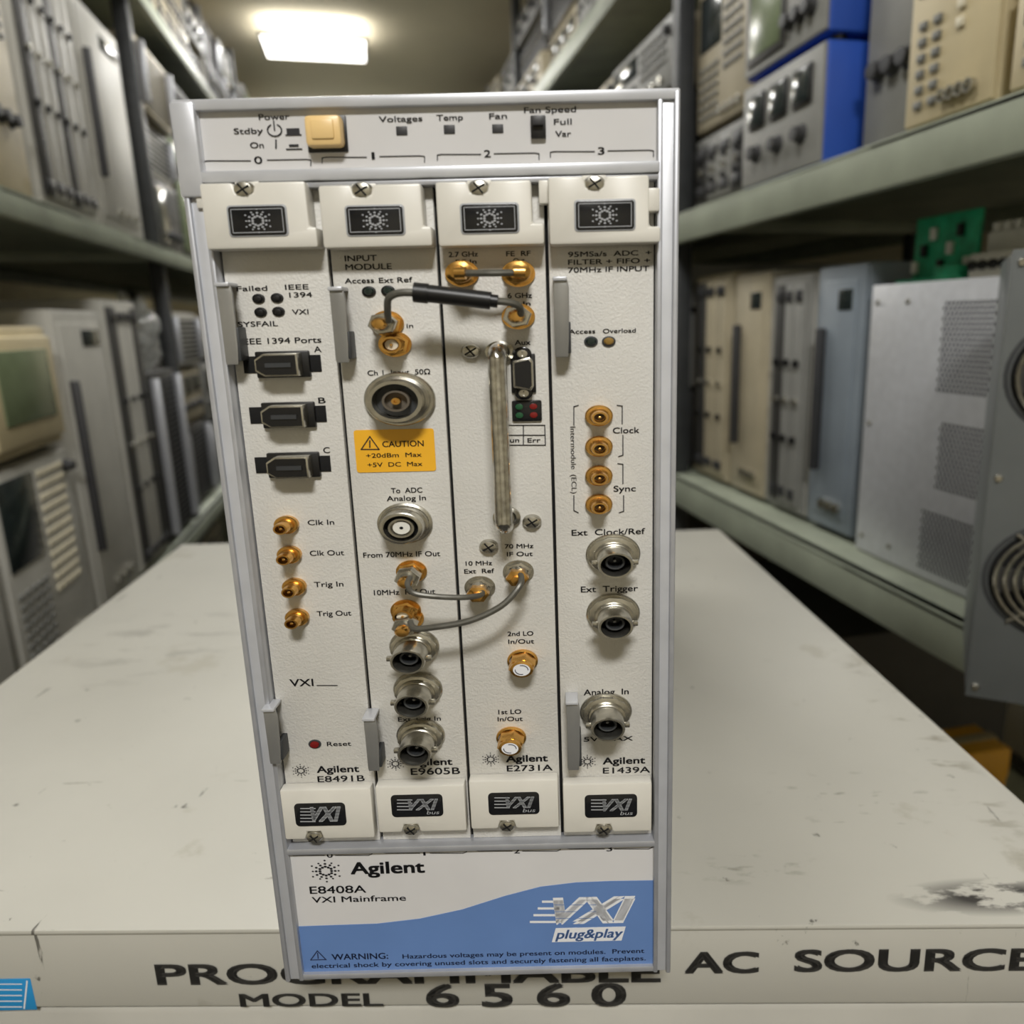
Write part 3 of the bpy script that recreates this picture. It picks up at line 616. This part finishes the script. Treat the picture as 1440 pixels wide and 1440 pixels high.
b.box(-50,50,0,90,0,3,'pcb_green',.4);b.box(-48,46,20,24,3,66,'pcb_green',.4)
for k in range(7):
    b.box(-46+k*13,-39+k*13,15,20,10+(k%3)*16,22+(k%3)*16,'black' if k%2 else 'white_plastic',.6);b.box(-46+k*13,-38+k*13,35,60,3,9,'black' if k%3 else 'alu_light',.6)
b.box(10,46,0,19,3,14,'pcb_green',1)
b.done('board_and_parts',e)
e=empty('white_terminal_block',A(.635,.56,.030),RR);b=B();b.box(-34,34,0,50,0,22,'white_plastic',2);b.box(-34,34,18,50,22,42,'white_plastic',2)
for k in range(5): b.lathe(-27+k*13,11,[(4.5,0),(4.5,-4),(3,-4),(3,0),(0,0)],'dark_metal',12,sz=1);b.box(-31+k*13,-23+k*13,20,40,42,50,'white_plastic',1)
b.done('terminals',e)
inst('bench_power_supply',1,.86,1.2,-.75,.33,fr+.02,body='inst_dark',face='inst_brown',style='vents',seed=21)
for nm,s_,c_,w,h_ in (('cardboard_box',.60,'cardboard',120,190),('yellow_carton',.74,'yellow_label',60,230)):
    e=empty(nm,A(s_,.52,-.749),RR);b=B();b.box(-w/2,w/2,0,200,0,h_,c_,2);b.box(-w/2-1,w/2+1,-1,201,h_-40,h_-2,c_,1);b.box(-8,8,-2,202,1,h_+1,'beige',.3);b.done('carton',e)
e=empty('red_cable_reel',A(.60,.60,-.75+.1925))
b=B();b.lathe(0,0,[(0,0),(30,0),(30,6),(12,6),(12,30),(30,30),(30,36),(0,36)],'red_plastic',24,ax='z');b.done('reel',e)
# plastic wrap bundle, on top of the dark unit
e=empty('plastic_wrapped_bundle',A(1.74,-.455,-.42+.34+.066));bm=bmesh.new();bmesh.ops.create_icosphere(bm,subdivisions=4,radius=.07)
for v in bm.verts:
    n=noise.noise(v.co*30)*.25+noise.noise(v.co*90)*.12;v.co*=1+n;v.co.z=max(v.co.z*1.1,-.065);v.co.x*=.5
me=bpy.data.meshes.new('wrap');bm.to_mesh(me);bm.free();me.materials.append(M['plastic_film']);o=bpy.data.objects.new('wrap_film',me);sc.collection.objects.link(o);o.parent=e
# filler equipment farther down the aisle
rnd=random.Random(11)
bodies=['inst_grey','beige2','beige2','inst_dark','inst_brown','inst_dark','inst_grey','inst_light']
def fill(side,level,s0,s1,front,hmax):
    posts=[p/1000 for p in (PL if side<0 else PR)]
    s=s0
    while s<s1-.15:
        nxt=min([p-.018 for p in posts if p>s]+[s1])
        w=min(rnd.uniform(.22,.36),nxt-s)
        if nxt-s-w<.16: w=nxt-s
        if w<.1: s=nxt+.036;continue
        h=0
        while h<hmax-.08:
            hh=min(rnd.uniform(.09,.22),hmax-h)
            if hh<.06: break
            bd=rnd.choice(bodies);inst('test_instrument',side,s+.004,s+w-.006,level+h,hh-.002,front+side*rnd.uniform(0,.03),body=bd,face=rnd.choice([bd,bd,'inst_grey','beige2','inst_dark']),style='mix',seed=rnd.randint(100,9999));h+=hh
        s+=w
        if abs(s-nxt)<1e-6: s=nxt+.036
fill(-1,U,1.91,5.5,fl,.44);fill(-1,-.42,1.91,4.6,fl,.46);fill(-1,LV_L[3],.9,5.5,fl,.28)
fill(1,.16,1.08,5.5,fr,.38);fill(1,-.27,1.32,4.0,fr,.36);fill(1,.62,1.32,5.5,fr,.28);fill(1,-.75,1.32,2.4,fr,.35);fill(-1,-.80,1.0,2.2,fl,.3)
# square the whole place to the aisle direction
Rz=Matrix.Rotation(-th,4,'Z')
bpy.context.view_layer.update()
for o in [o for o in bpy.data.objects if o.parent is None]: o.matrix_world=Rz@o.matrix_world
w=bpy.data.worlds.new('world');sc.world=w;w.use_nodes=True;w.node_tree.nodes['Background'].inputs[0].default_value=(.9,.95,1,1);w.node_tree.nodes['Background'].inputs[1].default_value=.25
